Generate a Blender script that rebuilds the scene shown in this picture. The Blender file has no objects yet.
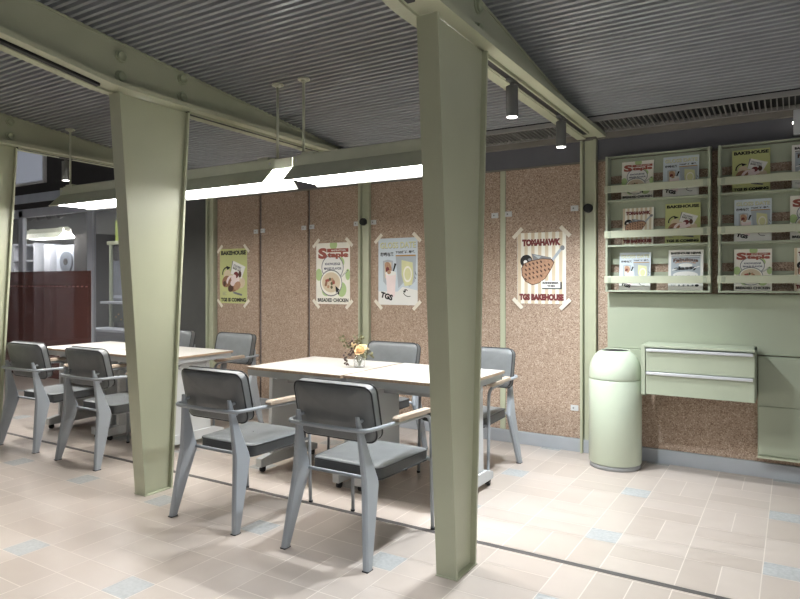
import bpy, bmesh, math, random
from mathutils import Vector, Matrix
random.seed(7)
C = bpy.context.scene.collection
PI = math.pi

def lin(c):
    c = c / 255.0
    return c / 12.92 if c <= .04045 else ((c + .055) / 1.055) ** 2.4
def rgb(r, g, b):
    return (lin(r), lin(g), lin(b), 1.0)

# ------------------------------------------------------------------ materials
def base_mat(name):
    m = bpy.data.materials.new(name); m.use_nodes = True
    nt = m.node_tree
    return m, nt, nt.nodes['Principled BSDF']

def paint(name, col, rough=.5, metal=0., var=.06, scale=6., bump=0., spec=.5):
    """painted / plain surface with a faint procedural mottling of its own colour"""
    m, nt, b = base_mat(name)
    tc = nt.nodes.new('ShaderNodeTexCoord'); n = nt.nodes.new('ShaderNodeTexNoise')
    n.inputs['Scale'].default_value = scale; n.inputs['Detail'].default_value = 4
    nt.links.new(tc.outputs['Object'], n.inputs['Vector'])
    r = nt.nodes.new('ShaderNodeValToRGB')
    r.color_ramp.elements[0].position = .3; r.color_ramp.elements[1].position = .7
    r.color_ramp.elements[0].color = tuple(c * (1 - var) for c in col[:3]) + (1,)
    r.color_ramp.elements[1].color = tuple(min(1, c * (1 + var)) for c in col[:3]) + (1,)
    nt.links.new(n.outputs['Fac'], r.inputs['Fac']); nt.links.new(r.outputs['Color'], b.inputs['Base Color'])
    b.inputs['Roughness'].default_value = rough; b.inputs['Metallic'].default_value = metal
    b.inputs['Specular IOR Level'].default_value = spec
    if bump:
        n2 = nt.nodes.new('ShaderNodeTexNoise'); n2.inputs['Scale'].default_value = 220
        nt.links.new(tc.outputs['Object'], n2.inputs['Vector'])
        bp = nt.nodes.new('ShaderNodeBump'); bp.inputs['Strength'].default_value = bump; bp.inputs['Distance'].default_value = .002
        nt.links.new(n2.outputs['Fac'], bp.inputs['Height']); nt.links.new(bp.outputs['Normal'], b.inputs['Normal'])
    return m

def cork_mat(name, c0, c1, c2):
    m, nt, b = base_mat(name)
    tc = nt.nodes.new('ShaderNodeTexCoord')
    v = nt.nodes.new('ShaderNodeTexVoronoi'); v.inputs['Scale'].default_value = 150
    nt.links.new(tc.outputs['Object'], v.inputs['Vector'])
    sep = nt.nodes.new('ShaderNodeSeparateColor'); nt.links.new(v.outputs['Color'], sep.inputs['Color'])
    r = nt.nodes.new('ShaderNodeValToRGB'); e = r.color_ramp.elements
    e[0].position = 0; e[0].color = c0; e[1].position = 1; e[1].color = c2
    for p, c in ((.18, c0), (.3, c1), (.78, c1), (.9, c2)):
        x = e.new(p); x.color = c
    nt.links.new(sep.outputs['Red'], r.inputs['Fac'])
    n = nt.nodes.new('ShaderNodeTexNoise'); n.inputs['Scale'].default_value = 260; n.inputs['Detail'].default_value = 3
    nt.links.new(tc.outputs['Object'], n.inputs['Vector'])
    mx = nt.nodes.new('ShaderNodeMix'); mx.data_type = 'RGBA'; mx.blend_type = 'OVERLAY'; mx.inputs['Factor'].default_value = .28
    nt.links.new(r.outputs['Color'], mx.inputs['A']); nt.links.new(n.outputs['Fac'], mx.inputs['B'])
    nt.links.new(mx.outputs['Result'], b.inputs['Base Color'])
    bp = nt.nodes.new('ShaderNodeBump'); bp.inputs['Strength'].default_value = .25; bp.inputs['Distance'].default_value = .002
    nt.links.new(sep.outputs['Red'], bp.inputs['Height']); nt.links.new(bp.outputs['Normal'], b.inputs['Normal'])
    b.inputs['Roughness'].default_value = .85
    return m

def tile_mat(name, ca, cb, rough):
    m, nt, b = base_mat(name)
    at = nt.nodes.new('ShaderNodeAttribute'); at.attribute_name = 'tint'
    tc = nt.nodes.new('ShaderNodeTexCoord'); n = nt.nodes.new('ShaderNodeTexNoise')
    n.inputs['Scale'].default_value = 9; n.inputs['Detail'].default_value = 5
    nt.links.new(tc.outputs['Object'], n.inputs['Vector'])
    ad = nt.nodes.new('ShaderNodeMath'); ad.operation = 'MULTIPLY_ADD'
    ad.inputs[1].default_value = .45
    nt.links.new(n.outputs['Fac'], ad.inputs[0]); 
    mu = nt.nodes.new('ShaderNodeMath'); mu.operation = 'MULTIPLY'; mu.inputs[1].default_value = .6
    nt.links.new(at.outputs['Fac'], mu.inputs[0]); nt.links.new(mu.outputs[0], ad.inputs[2])
    r = nt.nodes.new('ShaderNodeValToRGB')
    r.color_ramp.elements[0].color = ca; r.color_ramp.elements[1].color = cb
    nt.links.new(ad.outputs[0], r.inputs['Fac']); nt.links.new(r.outputs['Color'], b.inputs['Base Color'])
    b.inputs['Roughness'].default_value = rough
    return m

def insert_mat(name):
    m, nt, b = base_mat(name)
    tc = nt.nodes.new('ShaderNodeTexCoord'); n = nt.nodes.new('ShaderNodeTexNoise')
    n.inputs['Scale'].default_value = 55; n.inputs['Detail'].default_value = 6
    nt.links.new(tc.outputs['Object'], n.inputs['Vector'])
    r = nt.nodes.new('ShaderNodeValToRGB')
    r.color_ramp.elements[0].position = .35; r.color_ramp.elements[1].position = .68
    r.color_ramp.elements[0].color = rgb(156, 157, 156); r.color_ramp.elements[1].color = rgb(178, 179, 178)
    nt.links.new(n.outputs['Fac'], r.inputs['Fac']); nt.links.new(r.outputs['Color'], b.inputs['Base Color'])
    b.inputs['Roughness'].default_value = .5
    return m

def wood_mat(name, c0, c1):
    m, nt, b = base_mat(name)
    tc = nt.nodes.new('ShaderNodeTexCoord'); mp = nt.nodes.new('ShaderNodeMapping')
    mp.inputs['Scale'].default_value = (60, 4, 60)
    n = nt.nodes.new('ShaderNodeTexNoise'); n.inputs['Scale'].default_value = 1.5; n.inputs['Detail'].default_value = 5
    nt.links.new(tc.outputs['Object'], mp.inputs['Vector']); nt.links.new(mp.outputs['Vector'], n.inputs['Vector'])
    r = nt.nodes.new('ShaderNodeValToRGB'); r.color_ramp.elements[0].color = c0; r.color_ramp.elements[1].color = c1
    r.color_ramp.elements[0].position = .35; r.color_ramp.elements[1].position = .65
    nt.links.new(n.outputs['Fac'], r.inputs['Fac']); nt.links.new(r.outputs['Color'], b.inputs['Base Color'])
    b.inputs['Roughness'].default_value = .5
    return m

def emit(name, col, s):
    m, nt, b = base_mat(name)
    b.inputs['Base Color'].default_value = col
    b.inputs['Emission Color'].default_value = col; b.inputs['Emission Strength'].default_value = s
    return m

def glass(name, tint, alpha, rough=.02):
    """thin pane: mostly clear, part tinted film or painted-in haze, glossy on top"""
    m = bpy.data.materials.new(name); m.use_nodes = True; nt = m.node_tree
    nt.nodes.clear()
    o = nt.nodes.new('ShaderNodeOutputMaterial'); tr = nt.nodes.new('ShaderNodeBsdfTransparent')
    df = nt.nodes.new('ShaderNodeBsdfDiffuse'); df.inputs['Color'].default_value = tint
    gl = nt.nodes.new('ShaderNodeBsdfGlossy'); gl.inputs['Roughness'].default_value = rough
    m1 = nt.nodes.new('ShaderNodeMixShader'); m1.inputs[0].default_value = alpha
    m2 = nt.nodes.new('ShaderNodeMixShader'); lw = nt.nodes.new('ShaderNodeLayerWeight'); pw = nt.nodes.new('ShaderNodeMath'); pw.operation = 'POWER'; pw.inputs[1].default_value = 4
    fr = nt.nodes.new('ShaderNodeMath'); fr.operation = 'MULTIPLY_ADD'; fr.inputs[1].default_value = .75; fr.inputs[2].default_value = .035
    nt.links.new(lw.outputs['Facing'], pw.inputs[0]); nt.links.new(pw.outputs[0], fr.inputs[0])
    nt.links.new(tr.outputs[0], m1.inputs[1]); nt.links.new(df.outputs[0], m1.inputs[2])
    nt.links.new(fr.outputs[0], m2.inputs[0]); nt.links.new(m1.outputs[0], m2.inputs[1]); nt.links.new(gl.outputs[0], m2.inputs[2])
    nt.links.new(m2.outputs[0], o.inputs[0])
    return m

M = {}
M['green'] = paint('green_paint', rgb(178, 181, 156), .38, var=.03, scale=3)
M['green_can'] = paint('green_enamel', rgb(196, 206, 186), .22, var=.02, scale=3)
M['green_board'] = paint('green_board_paint', rgb(166, 173, 152), .45, var=.03, scale=3)
M['green_rail'] = paint('pale_green_rail_paint', rgb(190, 194, 170), .45, var=.03)
M['bolt'] = paint('green_bolt_paint', rgb(172, 178, 150), .4)
M['metal'] = paint('grey_painted_steel', rgb(158, 164, 170), .36, var=.03, scale=5)
M['white_metal'] = paint('light_grey_steel', rgb(202, 205, 206), .4, var=.02)
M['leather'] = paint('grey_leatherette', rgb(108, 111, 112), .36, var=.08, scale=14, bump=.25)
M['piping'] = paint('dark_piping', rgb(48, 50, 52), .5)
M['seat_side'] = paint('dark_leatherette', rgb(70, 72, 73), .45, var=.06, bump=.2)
M['wood'] = wood_mat('pale_ash_wood', rgb(166, 148, 132), rgb(192, 176, 158))
M['table'] = paint('white_laminate', rgb(190, 186, 180), .35, var=.02, scale=3)
M['edge'] = wood_mat('tabletop_edge_ply', rgb(150, 128, 108), rgb(176, 154, 132))
M['apron'] = paint('grey_apron_steel', rgb(164, 167, 169), .4)
M['black'] = paint('black_plastic', rgb(24, 24, 25), .5)
M['rubber'] = paint('dark_rubber', rgb(44, 44, 46), .7)
M['chrome'] = paint('brushed_aluminium', rgb(214, 216, 218), .3, metal=.35, var=.03)
M['ceiling'] = paint('grey_corrugated_steel', rgb(160, 163, 168), .32, var=.07, scale=5, metal=.3)
M['vent'] = paint('black_vent', rgb(26, 26, 26), .6)
M['slat'] = paint('grey_vent_slat', rgb(140, 138, 134), .5)
M['wall_grey'] = paint('dark_grey_wall_paint', rgb(98, 98, 103), .7, var=.05, bump=.1)
M['wall_dark'] = paint('charcoal_wall_paint', rgb(84, 84, 82), .75, var=.06)
M['band'] = paint('grey_band_paint', rgb(126, 121, 112), .6)
M['base'] = paint('grey_baseboard_paint', rgb(170, 174, 179), .5, var=.04)
M['cork'] = cork_mat('cork_board', rgb(138, 115, 98), rgb(170, 148, 130), rgb(195, 176, 157))
M['tile'] = tile_mat('beige_floor_tile', rgb(172, 160, 150), rgb(190, 179, 170), .3)
M['grout'] = paint('pale_grout', rgb(216, 208, 199), .8)
M['insert'] = insert_mat('blue_grey_insert_tile')
M['strip'] = paint('dark_floor_strip', rgb(80, 76, 74), .5, var=.1, scale=20)
M['spot'] = paint('grey_spotlight_body', rgb(98, 98, 96), .45)
M['lamp_in'] = paint('white_reflector', rgb(240, 240, 236), .5)
M['lamp_out'] = paint('green_lamp_paint', rgb(212, 215, 197), .4)
M['diffuser'] = emit('lamp_diffuser', (1, .985, .955, 1), 20.0)
M['added_panel_light'] = emit('added_panel_light', (1, .98, .95, 1), 22.0)
M['display'] = emit('lit_grey_display', rgb(150, 155, 166), .42)
M['lens'] = emit('spot_lens', (1, .97, .92, 1), 8.0)
M['white'] = paint('white_paper', rgb(232, 231, 226), .7, var=.01)
M['ivory'] = paint('masking_tape', rgb(226, 220, 206), .7)
M['ink'] = paint('black_ink', rgb(26, 25, 24), .7)
M['inkgrey'] = paint('grey_ink', rgb(128, 130, 132), .7)
M['yellow'] = paint('yellow_green_print', rgb(192, 196, 134), .7, var=.02)
M['pgreen'] = paint('pale_green_print', rgb(176, 199, 140), .7)
M['red'] = paint('brick_red_print', rgb(158, 86, 72), .7)
M['maroon'] = paint('maroon_print', rgb(118, 54, 54), .7)
M['brown'] = paint('brown_print', rgb(150, 110, 84), .7, var=.3, scale=80)
M['dbrown'] = paint('dark_brown_print', rgb(86, 58, 46), .7, var=.2, scale=60)
M['tan'] = paint('tan_print', rgb(212, 196, 168), .7)
M['cream'] = paint('cream_print', rgb(236, 233, 222), .7)
M['mblue'] = paint('pale_blue_print', rgb(204, 214, 220), .7, var=.02)
M['mgrey'] = paint('blue_grey_print', rgb(172, 180, 186), .7)
M['pink'] = paint('pink_white_print', rgb(236, 220, 218), .7)
M['pyellow'] = paint('pale_yellow_print', rgb(214, 213, 164), .7)
M['orange'] = paint('bread_print', rgb(180, 140, 112), .7, var=.2, scale=60)
M['navy'] = paint('navy_ink', rgb(52, 58, 84), .7)
M['rose'] = paint('peach_petal', rgb(236, 200, 152), .6, var=.08, scale=30)
M['rosew'] = paint('cream_petal', rgb(228, 208, 168), .6, var=.05, scale=30)
M['berry'] = paint('dark_berry', rgb(66, 46, 40), .5, var=.3, scale=50)
M['leaf'] = paint('olive_leaf', rgb(96, 92, 58), .6, var=.2, scale=40)
M['jar'] = glass('jar_glass', rgb(205, 210, 205), .12)
M['pane'] = glass('hazed_partition_glass', rgb(185, 188, 192), .16)  # pale diffuse share paints a reflection haze into the clear glass
M['film'] = glass('red_brown_film', rgb(118, 78, 72), .66)
M['dots'] = paint('frosted_dashes', rgb(150, 120, 116), .8)
M['frame'] = paint('partition_frame_grey', rgb(184, 187, 195), .45)
M['screen'] = paint('pale_grey_board', rgb(176, 182, 192), .6)
M['room_dark'] = paint('dark_room_paint', rgb(52, 50, 50), .8)
M['room_grey'] = paint('blue_grey_panel', rgb(112, 118, 128), .6)
M['lime'] = emit('lit_green_sign', rgb(126, 140, 60), .55)
M['bulb'] = emit('lit_bulb', (1, .97, .9, 1), 7.0)
M['board_dark'] = paint('dark_green_board', rgb(62, 72, 58), .6)
M['leaf_print'] = paint('ochre_print', rgb(176, 134, 74), .7)

# ------------------------------------------------------------------ mesh builder
class MB:
    def __init__(s): s.v = []; s.f = []; s.m = []; s.sm = []; s.mats = []
    def mi(s, mat):
        if mat not in s.mats: s.mats.append(mat)
        return s.mats.index(mat)
    def add(s, vs, fs, mat, smooth=False, T=None):
        o = len(s.v)
        for p in vs:
            p = Vector(p)
            s.v.append(T @ p if T else p)
        k = s.mi(mat)
        for f in fs:
            s.f.append([i + o for i in f]); s.m.append(k); s.sm.append(smooth)
    def box(s, lo, hi, mat, T=None):
        x0, y0, z0 = lo; x1, y1, z1 = hi
        vs = [(x0, y0, z0), (x1, y0, z0), (x1, y1, z0), (x0, y1, z0), (x0, y0, z1), (x1, y0, z1), (x1, y1, z1), (x0, y1, z1)]
        s.add(vs, [(0, 3, 2, 1), (4, 5, 6, 7), (0, 1, 5, 4), (1, 2, 6, 5), (2, 3, 7, 6), (3, 0, 4, 7)], mat, False, T)
    def prism_x(s, yz, x0, x1, mat, T=None, smooth=False):
        n = len(yz)
        vs = [(x0, y, z) for y, z in yz] + [(x1, y, z) for y, z in yz]
        fs = [tuple(range(n))[::-1], tuple(range(n, 2 * n))] + [(i, (i + 1) % n, n + (i + 1) % n, n + i) for i in range(n)]
        s.add(vs, fs, mat, smooth, T)
    def loft(s, rings, mat, closed=True, cap=True, smooth=False, T=None):
        n = len(rings[0]); vs = [p for r in rings for p in r]; fs = []
        for k in range(len(rings) - 1):
            for i in range(n if closed else n - 1):
                j = (i + 1) % n
                fs.append((k * n + i, k * n + j, (k + 1) * n + j, (k + 1) * n + i))
        if cap:
            fs.append(tuple(range(n))[::-1]); fs.append(tuple((len(rings) - 1) * n + i for i in range(n)))
        s.add(vs, fs, mat, smooth, T)
    def cyl(s, p0, p1, r0, mat, r1=None, n=16, cap=True):
        p0 = Vector(p0); p1 = Vector(p1); r1 = r0 if r1 is None else r1
        d = (p1 - p0).normalized(); a = d.orthogonal().normalized(); b = d.cross(a)
        rings = [[p + (a * math.cos(t) + b * math.sin(t)) * r for t in [2 * PI * i / n for i in range(n)]] for p, r in ((p0, r0), (p1, r1))]
        o = len(s.f); s.loft(rings, mat, cap=cap, smooth=True)
        if cap: s.sm[-1] = False; s.sm[-2] = False
    def tube(s, pts, r, mat, n=10, closed=False):
        P = [Vector(p) for p in pts]; N = len(P); rings = []; prev = None
        for i, p in enumerate(P):
            if closed: d = (P[(i + 1) % N] - P[i - 1])
            else: d = P[min(i + 1, N - 1)] - P[max(i - 1, 0)]
            d.normalize()
            a = prev - d * prev.dot(d) if prev else d.orthogonal()
            if a.length < 1e-6: a = d.orthogonal()
            a.normalize(); prev = a; b = d.cross(a)
            rings.append([p + (a * math.cos(t) + b * math.sin(t)) * r for t in [2 * PI * k / n for k in range(n)]])
        if closed: rings.append(rings[0])
        s.loft(rings, mat, cap=not closed, smooth=True)
    def lathe(s, prof, c, mat, n=40, smooth=True):
        rings = [[Vector((c[0] + r * math.cos(2 * PI * i / n), c[1] + r * math.sin(2 * PI * i / n), c[2] + z)) for i in range(n)] for r, z in prof]
        s.loft(rings, mat, cap=False, smooth=smooth)
    def ball(s, c, r, mat, n=10, sq=(1, 1, 1)):
        rings = []
        for k in range(n // 2 + 1):
            t = -PI / 2 + PI * k / (n // 2); rr = max(math.cos(t), 1e-3) * r
            rings.append([Vector((c[0] + rr * sq[0] * math.cos(2 * PI * i / n), c[1] + rr * sq[1] * math.sin(2 * PI * i / n), c[2] + r * sq[2] * math.sin(t))) for i in range(n)])
        s.loft(rings, mat, smooth=True)
    def build(s, name, parent=None, bevel=0., seg=2, loc=None):
        me = bpy.data.meshes.new(name)
        me.from_pydata([tuple(p) for p in s.v], [], s.f)
        for m in s.mats: me.materials.append(m)
        me.polygons.foreach_set('material_index', s.m); me.polygons.foreach_set('use_smooth', s.sm)
        me.update()
        bm = bmesh.new(); bm.from_mesh(me); bmesh.ops.recalc_face_normals(bm, faces=bm.faces); bm.to_mesh(me); bm.free()
        o = bpy.data.objects.new(name, me); C.objects.link(o)
        if parent: o.parent = parent
        if loc: o.location = loc
        if bevel:
            b = o.modifiers.new('bevel', 'BEVEL'); b.width = bevel; b.segments = seg; b.limit_method = 'ANGLE'; b.angle_limit = math.radians(40)
            b.harden_normals = False
        return o

def tag(o, label, cat, group=None):
    o['label'] = label; o['category'] = cat
    if group: o['group'] = group
    return o
def thing(name, label, cat, loc=(0, 0, 0), rz=0., group=None):
    o = bpy.data.objects.new(name, None); C.objects.link(o); o.empty_display_size = .1
    o.location = loc; o.rotation_euler = (0, 0, rz)
    return tag(o, label, cat, group)
def struct(o):
    o['kind'] = 'structure'; return o
def dup(root, loc, rz, label, group=None):
    r = root.copy(); C.objects.link(r); r.location = loc; r.rotation_euler = (root.rotation_euler[0], root.rotation_euler[1], rz)
    r['label'] = label
    if group: r['group'] = group
    for ch in list(root.children):
        c = ch.copy(); C.objects.link(c); c.parent = r
        for g in list(ch.children):
            d = g.copy(); C.objects.link(d); d.parent = c
    return r

# text as flat outlines -------------------------------------------------------
_tc = {}
def glyphs(body, bold):
    k = (body, bold)
    if k in _tc: return _tc[k]
    cu = bpy.data.curves.new('lettering', 'FONT'); cu.body = body; cu.size = 1; cu.offset = bold; cu.resolution_u = 3
    ob = bpy.data.objects.new('lettering', cu); C.objects.link(ob)
    dg = bpy.context.evaluated_depsgraph_get()
    me = bpy.data.meshes.new_from_object(ob.evaluated_get(dg))
    vs = [(v.co.x, v.co.y) for v in me.vertices]; fs = [tuple(p.vertices) for p in me.polygons]
    bpy.data.objects.remove(ob); bpy.data.curves.remove(cu); bpy.data.meshes.remove(me)
    if vs:
        x0 = min(v[0] for v in vs); x1 = max(v[0] for v in vs); y0 = min(v[1] for v in vs); y1 = max(v[1] for v in vs)
        vs = [((x - x0) / (x1 - x0), (y - y0) / (y1 - y0)) for x, y in vs]
    _tc[k] = (vs, fs); return _tc[k]

class Art:
    """printed sheet in local x (right), z (up); the print faces -y. Coordinates 0..1 across the sheet."""
    def __init__(s, mb, W, H, y0, step=.0004):
        s.mb = mb; s.W = W; s.H = H; s.y = y0; s.st = step; s.k = 0
    def _p(s, u, v): return ((u - .5) * s.W, s.y - s.st * s.k, v * s.H)
    def poly(s, pts, mat):
        for ax, lim, sg in ((0, 0, 1), (0, 1, -1), (1, 0, 1), (1, 1, -1)):      # trim the print at the sheet's edges
            res = []
            for i, q in enumerate(pts):
                p = pts[i - 1]; a = (p[ax] - lim) * sg; b = (q[ax] - lim) * sg
                if (a < 0) != (b < 0):
                    f = a / (a - b); res.append((p[0] + (q[0] - p[0]) * f, p[1] + (q[1] - p[1]) * f))
                if b >= 0: res.append(q)
            pts = res
        if len(pts) < 3: return
        s.k += 1; s.mb.add([s._p(*p) for p in pts], [tuple(range(len(pts)))], M[mat])
    def rect(s, u0, v0, u1, v1, mat): s.poly([(u0, v0), (u1, v0), (u1, v1), (u0, v1)], mat)
    def ell(s, cu, cv, ru, rv, mat, n=24, a0=0, rot=0.):
        asp = s.W / s.H
        pts = []
        for i in range(n):
            t = 2 * PI * i / n; x = ru * math.cos(t); y = rv * math.sin(t) / asp
            pts.append((cu + x * math.cos(rot) - y * math.sin(rot), cv + (x * math.sin(rot) + y * math.cos(rot)) * asp))
        s.poly(pts, mat)
    def arc(s, cu, cv, r, w, a0, a1, mat, n=14, sq=1.):
        asp = s.W / s.H; s.k += 1
        vs = []; fs = []
        for i in range(n + 1):
            t = math.radians(a0 + (a1 - a0) * i / n)
            for rr in (r - w / 2, r + w / 2):
                vs.append(s._p(cu + rr * math.cos(t), cv + rr * math.sin(t) * asp * sq))
        for i in range(n): fs.append((2 * i, 2 * i + 1, 2 * i + 3, 2 * i + 2))
        s.mb.add(vs, fs, M[mat])
    def line(s, a, b, w, mat):
        asp = s.W / s.H
        dx = b[0] - a[0]; dy = (b[1] - a[1]) / asp; L = math.hypot(dx, dy); nx = -dy / L * w / 2; ny = dx / L * w / 2 * asp
        s.poly([(a[0] + nx, a[1] + ny), (b[0] + nx, b[1] + ny), (b[0] - nx, b[1] - ny), (a[0] - nx, a[1] - ny)], mat)
    def text(s, body, u0, v0, u1, v1, mat, bold=.02, rot=0., bow=0.):
        vs, fs = glyphs(body, bold)
        if not vs: return
        s.k += 1; asp = s.W / s.H; P = []
        cu, cv = (u0 + u1) / 2, (v0 + v1) / 2
        for x, y in vs:
            du = (x - .5) * (u1 - u0); dv = ((y - .5) * (v1 - v0) + bow * (1 - (2 * x - 1) ** 2)) / asp
            P.append(s._p(cu + du * math.cos(rot) - dv * math.sin(rot), cv + (du * math.sin(rot) + dv * math.cos(rot)) * asp))
        s.mb.add(P, fs, M[mat])

def art_bakehouse(a):
    a.rect(0, 0, 1, 1, 'yellow')
    a.text('BAKEHOUSE', .04, .885, .96, .965, 'ink', .055)
    a.arc(.27, .54, .17, .035, 85, 190, 'ink'); a.poly([(.24, .69), (.40, .655), (.27, .61)], 'ink')
    a.ell(.30, .50, .15, .12, 'tan', rot=.5); a.ell(.24, .40, .17, .10, 'brown', rot=.7); a.ell(.17, .36, .05, .05, 'dbrown')
    a.ell(.38, .43, .15, .07, 'pink', rot=.6); a.ell(.52, .36, .24, .14, 'brown', rot=.55); a.ell(.40, .27, .10, .06, 'dbrown', rot=.4)
    a.ell(.78, .38, .15, .10, 'tan', rot=.9); a.ell(.56, .40, .18, .07, 'pink', rot=.45); a.ell(.64, .32, .14, .07, 'orange', rot=.7)
    a.poly([(.49, .78), (.46, .775), (.40, .55), (.44, .56)], 'inkgrey')
    a.poly([(.50, .78), (.94, .665), (.80, .45), (.40, .545)], 'white')
    a.text('STRAWBERRY', .50, .65, .80, .69, 'navy', .02, -.33); a.text('BAKED CAKE', .48, .60, .78, .645, 'ink', .03, -.33)
    a.ell(.60, .52, .09, .06, 'maroon', rot=.3); a.ell(.74, .53, .055, .06, 'dbrown'); a.ell(.51, .47, .10, .05, 'pink', rot=.6)
    a.line((.50, .20), (.82, .155), .05, 'inkgrey'); a.text('TGS BREAD', .54, .155, .80, .19, 'ink', .0, -.2)
    for k in range(3): a.rect(.10, .20 - k * .025, .25 - .04 * (k % 2), .207 - k * .025, 'inkgrey')
    a.text('TGS IS COMING', .04, .03, .96, .10, 'ink', .055)
def art_staple(a):
    a.rect(0, 0, 1, 1, 'cream')
    a.ell(.52, .965, .11, .08, 'pgreen'); a.ell(.08, .48, .10, .10, 'pgreen'); a.ell(.94, .48, .07, .09, 'pgreen')
    a.ell(.30, .22, .13, .09, 'pgreen'); a.ell(.76, .24, .14, .12, 'pgreen'); a.ell(.70, .68, .14, .09, 'pgreen')
    a.ell(.49, .60, .33, .215, 'inkgrey'); a.ell(.49, .60, .31, .195, 'white')
    a.rect(.33, .845, .96, .905, 'red'); a.text('MASTER KITCHEN', .46, .862, .88, .888, 'cream', .02)
    a.text('S', .06, .74, .33, .92, 'red', .06); a.text('taple', .34, .735, .96, .85, 'red', .06)
    a.text('KNOWLEDGE', .27, .635, .72, .675, 'navy', .03); a.text('MAKES FLAVOR', .24, .56, .76, .60, 'navy', .03)
    a.line((.72, .43), (.95, .55), .025, 'ink'); a.line((.74, .44), (.93, .54), .012, 'white')
    a.ell(.45, .345, .33, .22, 'inkgrey'); a.ell(.45, .345, .31, .20, 'cream'); a.ell(.45, .355, .27, .165, 'tan')
    for i in range(14):
        t = i * 2.4; r = .05 + .16 * ((i * 7) % 5) / 5
        a.ell(.45 + r * math.cos(t), .355 + r * math.sin(t) * .45, .04, .025, ['brown', 'red', 'leaf', 'orange'][i % 4], n=10, rot=t)
    a.poly([(.58, .30), (.60, .175), (.635, .205), (.67, .15), (.70, .17), (.665, .22), (.715, .23)], 'ink')
    a.text('BREADED CHICKEN', .05, .035, .96, .095, 'ink', .04)
def art_gloss(a):
    a.rect(0, 0, 1, 1, 'mblue'); a.poly([(0, 0), (1, 0), (1, .22), (.62, .27), (.5, .2), (0, .2)], 'white')
    a.poly([(.45, .72), (.97, .74), (.94, .35), (.80, .27), (.66, .34), (.52, .25)], 'mgrey')
    a.text('GLOSS DATE', .055, .845, .96, .935, 'inkgrey', .02); a.text('GLOSS DATE', .05, .85, .955, .94, 'pyellow', .02)
    a.text('咖啡与茶', .06, .725, .40, .79, 'ink', .04); a.text('TGS健康早餐', .45, .765, .95, .81, 'ink', .04)
    a.rect(.45, .725, .95, .745, 'leaf_print')
    a.poly([(.12, .66), (.13, .35), (.20, .30), (.40, .33), (.38, .66), (.25, .68)], 'mgrey'); a.poly([(.16, .64), (.17, .40), (.35, .40), (.34, .64)], 'tan')
    a.ell(.26, .56, .08, .09, 'orange', rot=.4); a.ell(.24, .52, .05, .05, 'maroon')
    a.poly([(.36, .46), (.39, .47), (.47, .615), (.42, .625)], 'ink')
    a.poly([(.19, .48), (.46, .46), (.43, .13), (.24, .11)], 'pink'); a.ell(.325, .475, .14, .035, 'white'); a.ell(.28, .49, .05, .03, 'orange')
    a.poly([(.60, .67), (.88, .63), (.90, .42), (.86, .30), (.68, .28), (.60, .45)], 'pyellow'); a.ell(.755, .46, .11, .12, 'cream'); a.ell(.755, .46, .08, .09, 'pyellow')
    a.arc(.78, .20, .13, .018, 190, 290, 'ink', sq=.8); a.poly([(.63, .21), (.72, .225), (.69, .18)], 'ink'); a.arc(.70, .19, .06, .016, 30, 120, 'ink')
    a.line((.94, .5), (.97, .44), .012, 'ink'); a.line((.93, .42), (.96, .39), .012, 'ink')
    a.text('TGS', .06, .085, .38, .175, 'ink', .06, -.25)
def art_tomahawk(a):
    a.rect(0, 0, 1, 1, 'cream')
    for i in range(7): a.rect((i + .05) / 7, 0, (i + .52) / 7, 1, 'tan')
    a.text('TOMAHAWK', .10, .81, .90, .91, 'maroon', .085)
    a.line((.72, .60), (.91, .765), .055, 'mgrey'); a.ell(.93, .775, .045, .035, 'inkgrey')
    a.ell(.19, .60, .13, .09, 'ink', rot=.3); a.ell(.17, .585, .04, .03, 'white'); a.ell(.26, .62, .04, .02, 'inkgrey')
    a.poly([(.30, .705), (.70, .645), (.70, .585), (.33, .61)], 'inkgrey'); a.poly([(.33, .69), (.50, .665), (.45, .63)], 'mgrey')
    pts = [(.10, .50), (.15, .56), (.30, .60), (.52, .625), (.70, .615), (.75, .57), (.68, .47), (.58, .36), (.45, .295), (.32, .27), (.18, .32), (.11, .40)]
    a.poly([(u + (u - .4) * .06, v + (v - .45) * .06) for u, v in pts], 'dbrown'); a.poly(pts, 'orange')
    for i in range(7):
        for j in range(4):
            u = .18 + i * .08; v = .345 + j * .065 + i * .012
            if u + (.62 - v) * .0 < .70 and v < .60 and not (i > 4 and j == 0): a.ell(u, v, .032, .012, 'dbrown', n=8, rot=-.9)
    a.rect(.52, .205, .92, .305, 'ink'); a.rect(.50, .22, .89, .32, 'white')
    a.text('REMEMBER', .53, .277, .86, .305, 'ink', .05); a.text('THE!', .62, .235, .78, .263, 'ink', .05)
    a.text('TGS BAKEHOUSE', .04, .045, .96, .14, 'maroon', .085)
def art_news(a):
    a.rect(0, 0, 1, 1, 'white')
    a.text('BAKEHOUSE NEWS', .07, .89, .93, .95, 'ink', .07); a.rect(.08, .845, .92, .862, 'ink')
    a.rect(.08, .24, .92, .835, 'mgrey'); a.rect(.11, .79, .89, .81, 'inkgrey')
    a.text('Fabulous', .14, .69, .86, .78, 'dbrown', .05, 0, .03); a.text('Baking', .20, .65, .80, .70, 'orange', .03, 0, .03)
    a.ell(.5, .62, .2, .05, 'white')
    a.text('classy', .16, .48, .86, .60, 'ink', .05, .06); a.line((.10, .50), (.24, .53), .03, 'white'); a.line((.74, .55), (.90, .59), .03, 'white')
    a.ell(.5, .38, .36, .09, 'white'); a.text('the taste of bread', .2, .33, .8, .38, 'inkgrey', .02)
    a.rect(.08, .20, .92, .22, 'ink'); a.text('TGS', .08, .10, .22, .14, 'inkgrey', .02)
    for k in range(4): a.ell(.32 + k * .13, .12, .03, .025, 'inkgrey', n=10)
    a.ell(.83, .12, .06, .03, 'ink')

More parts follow.
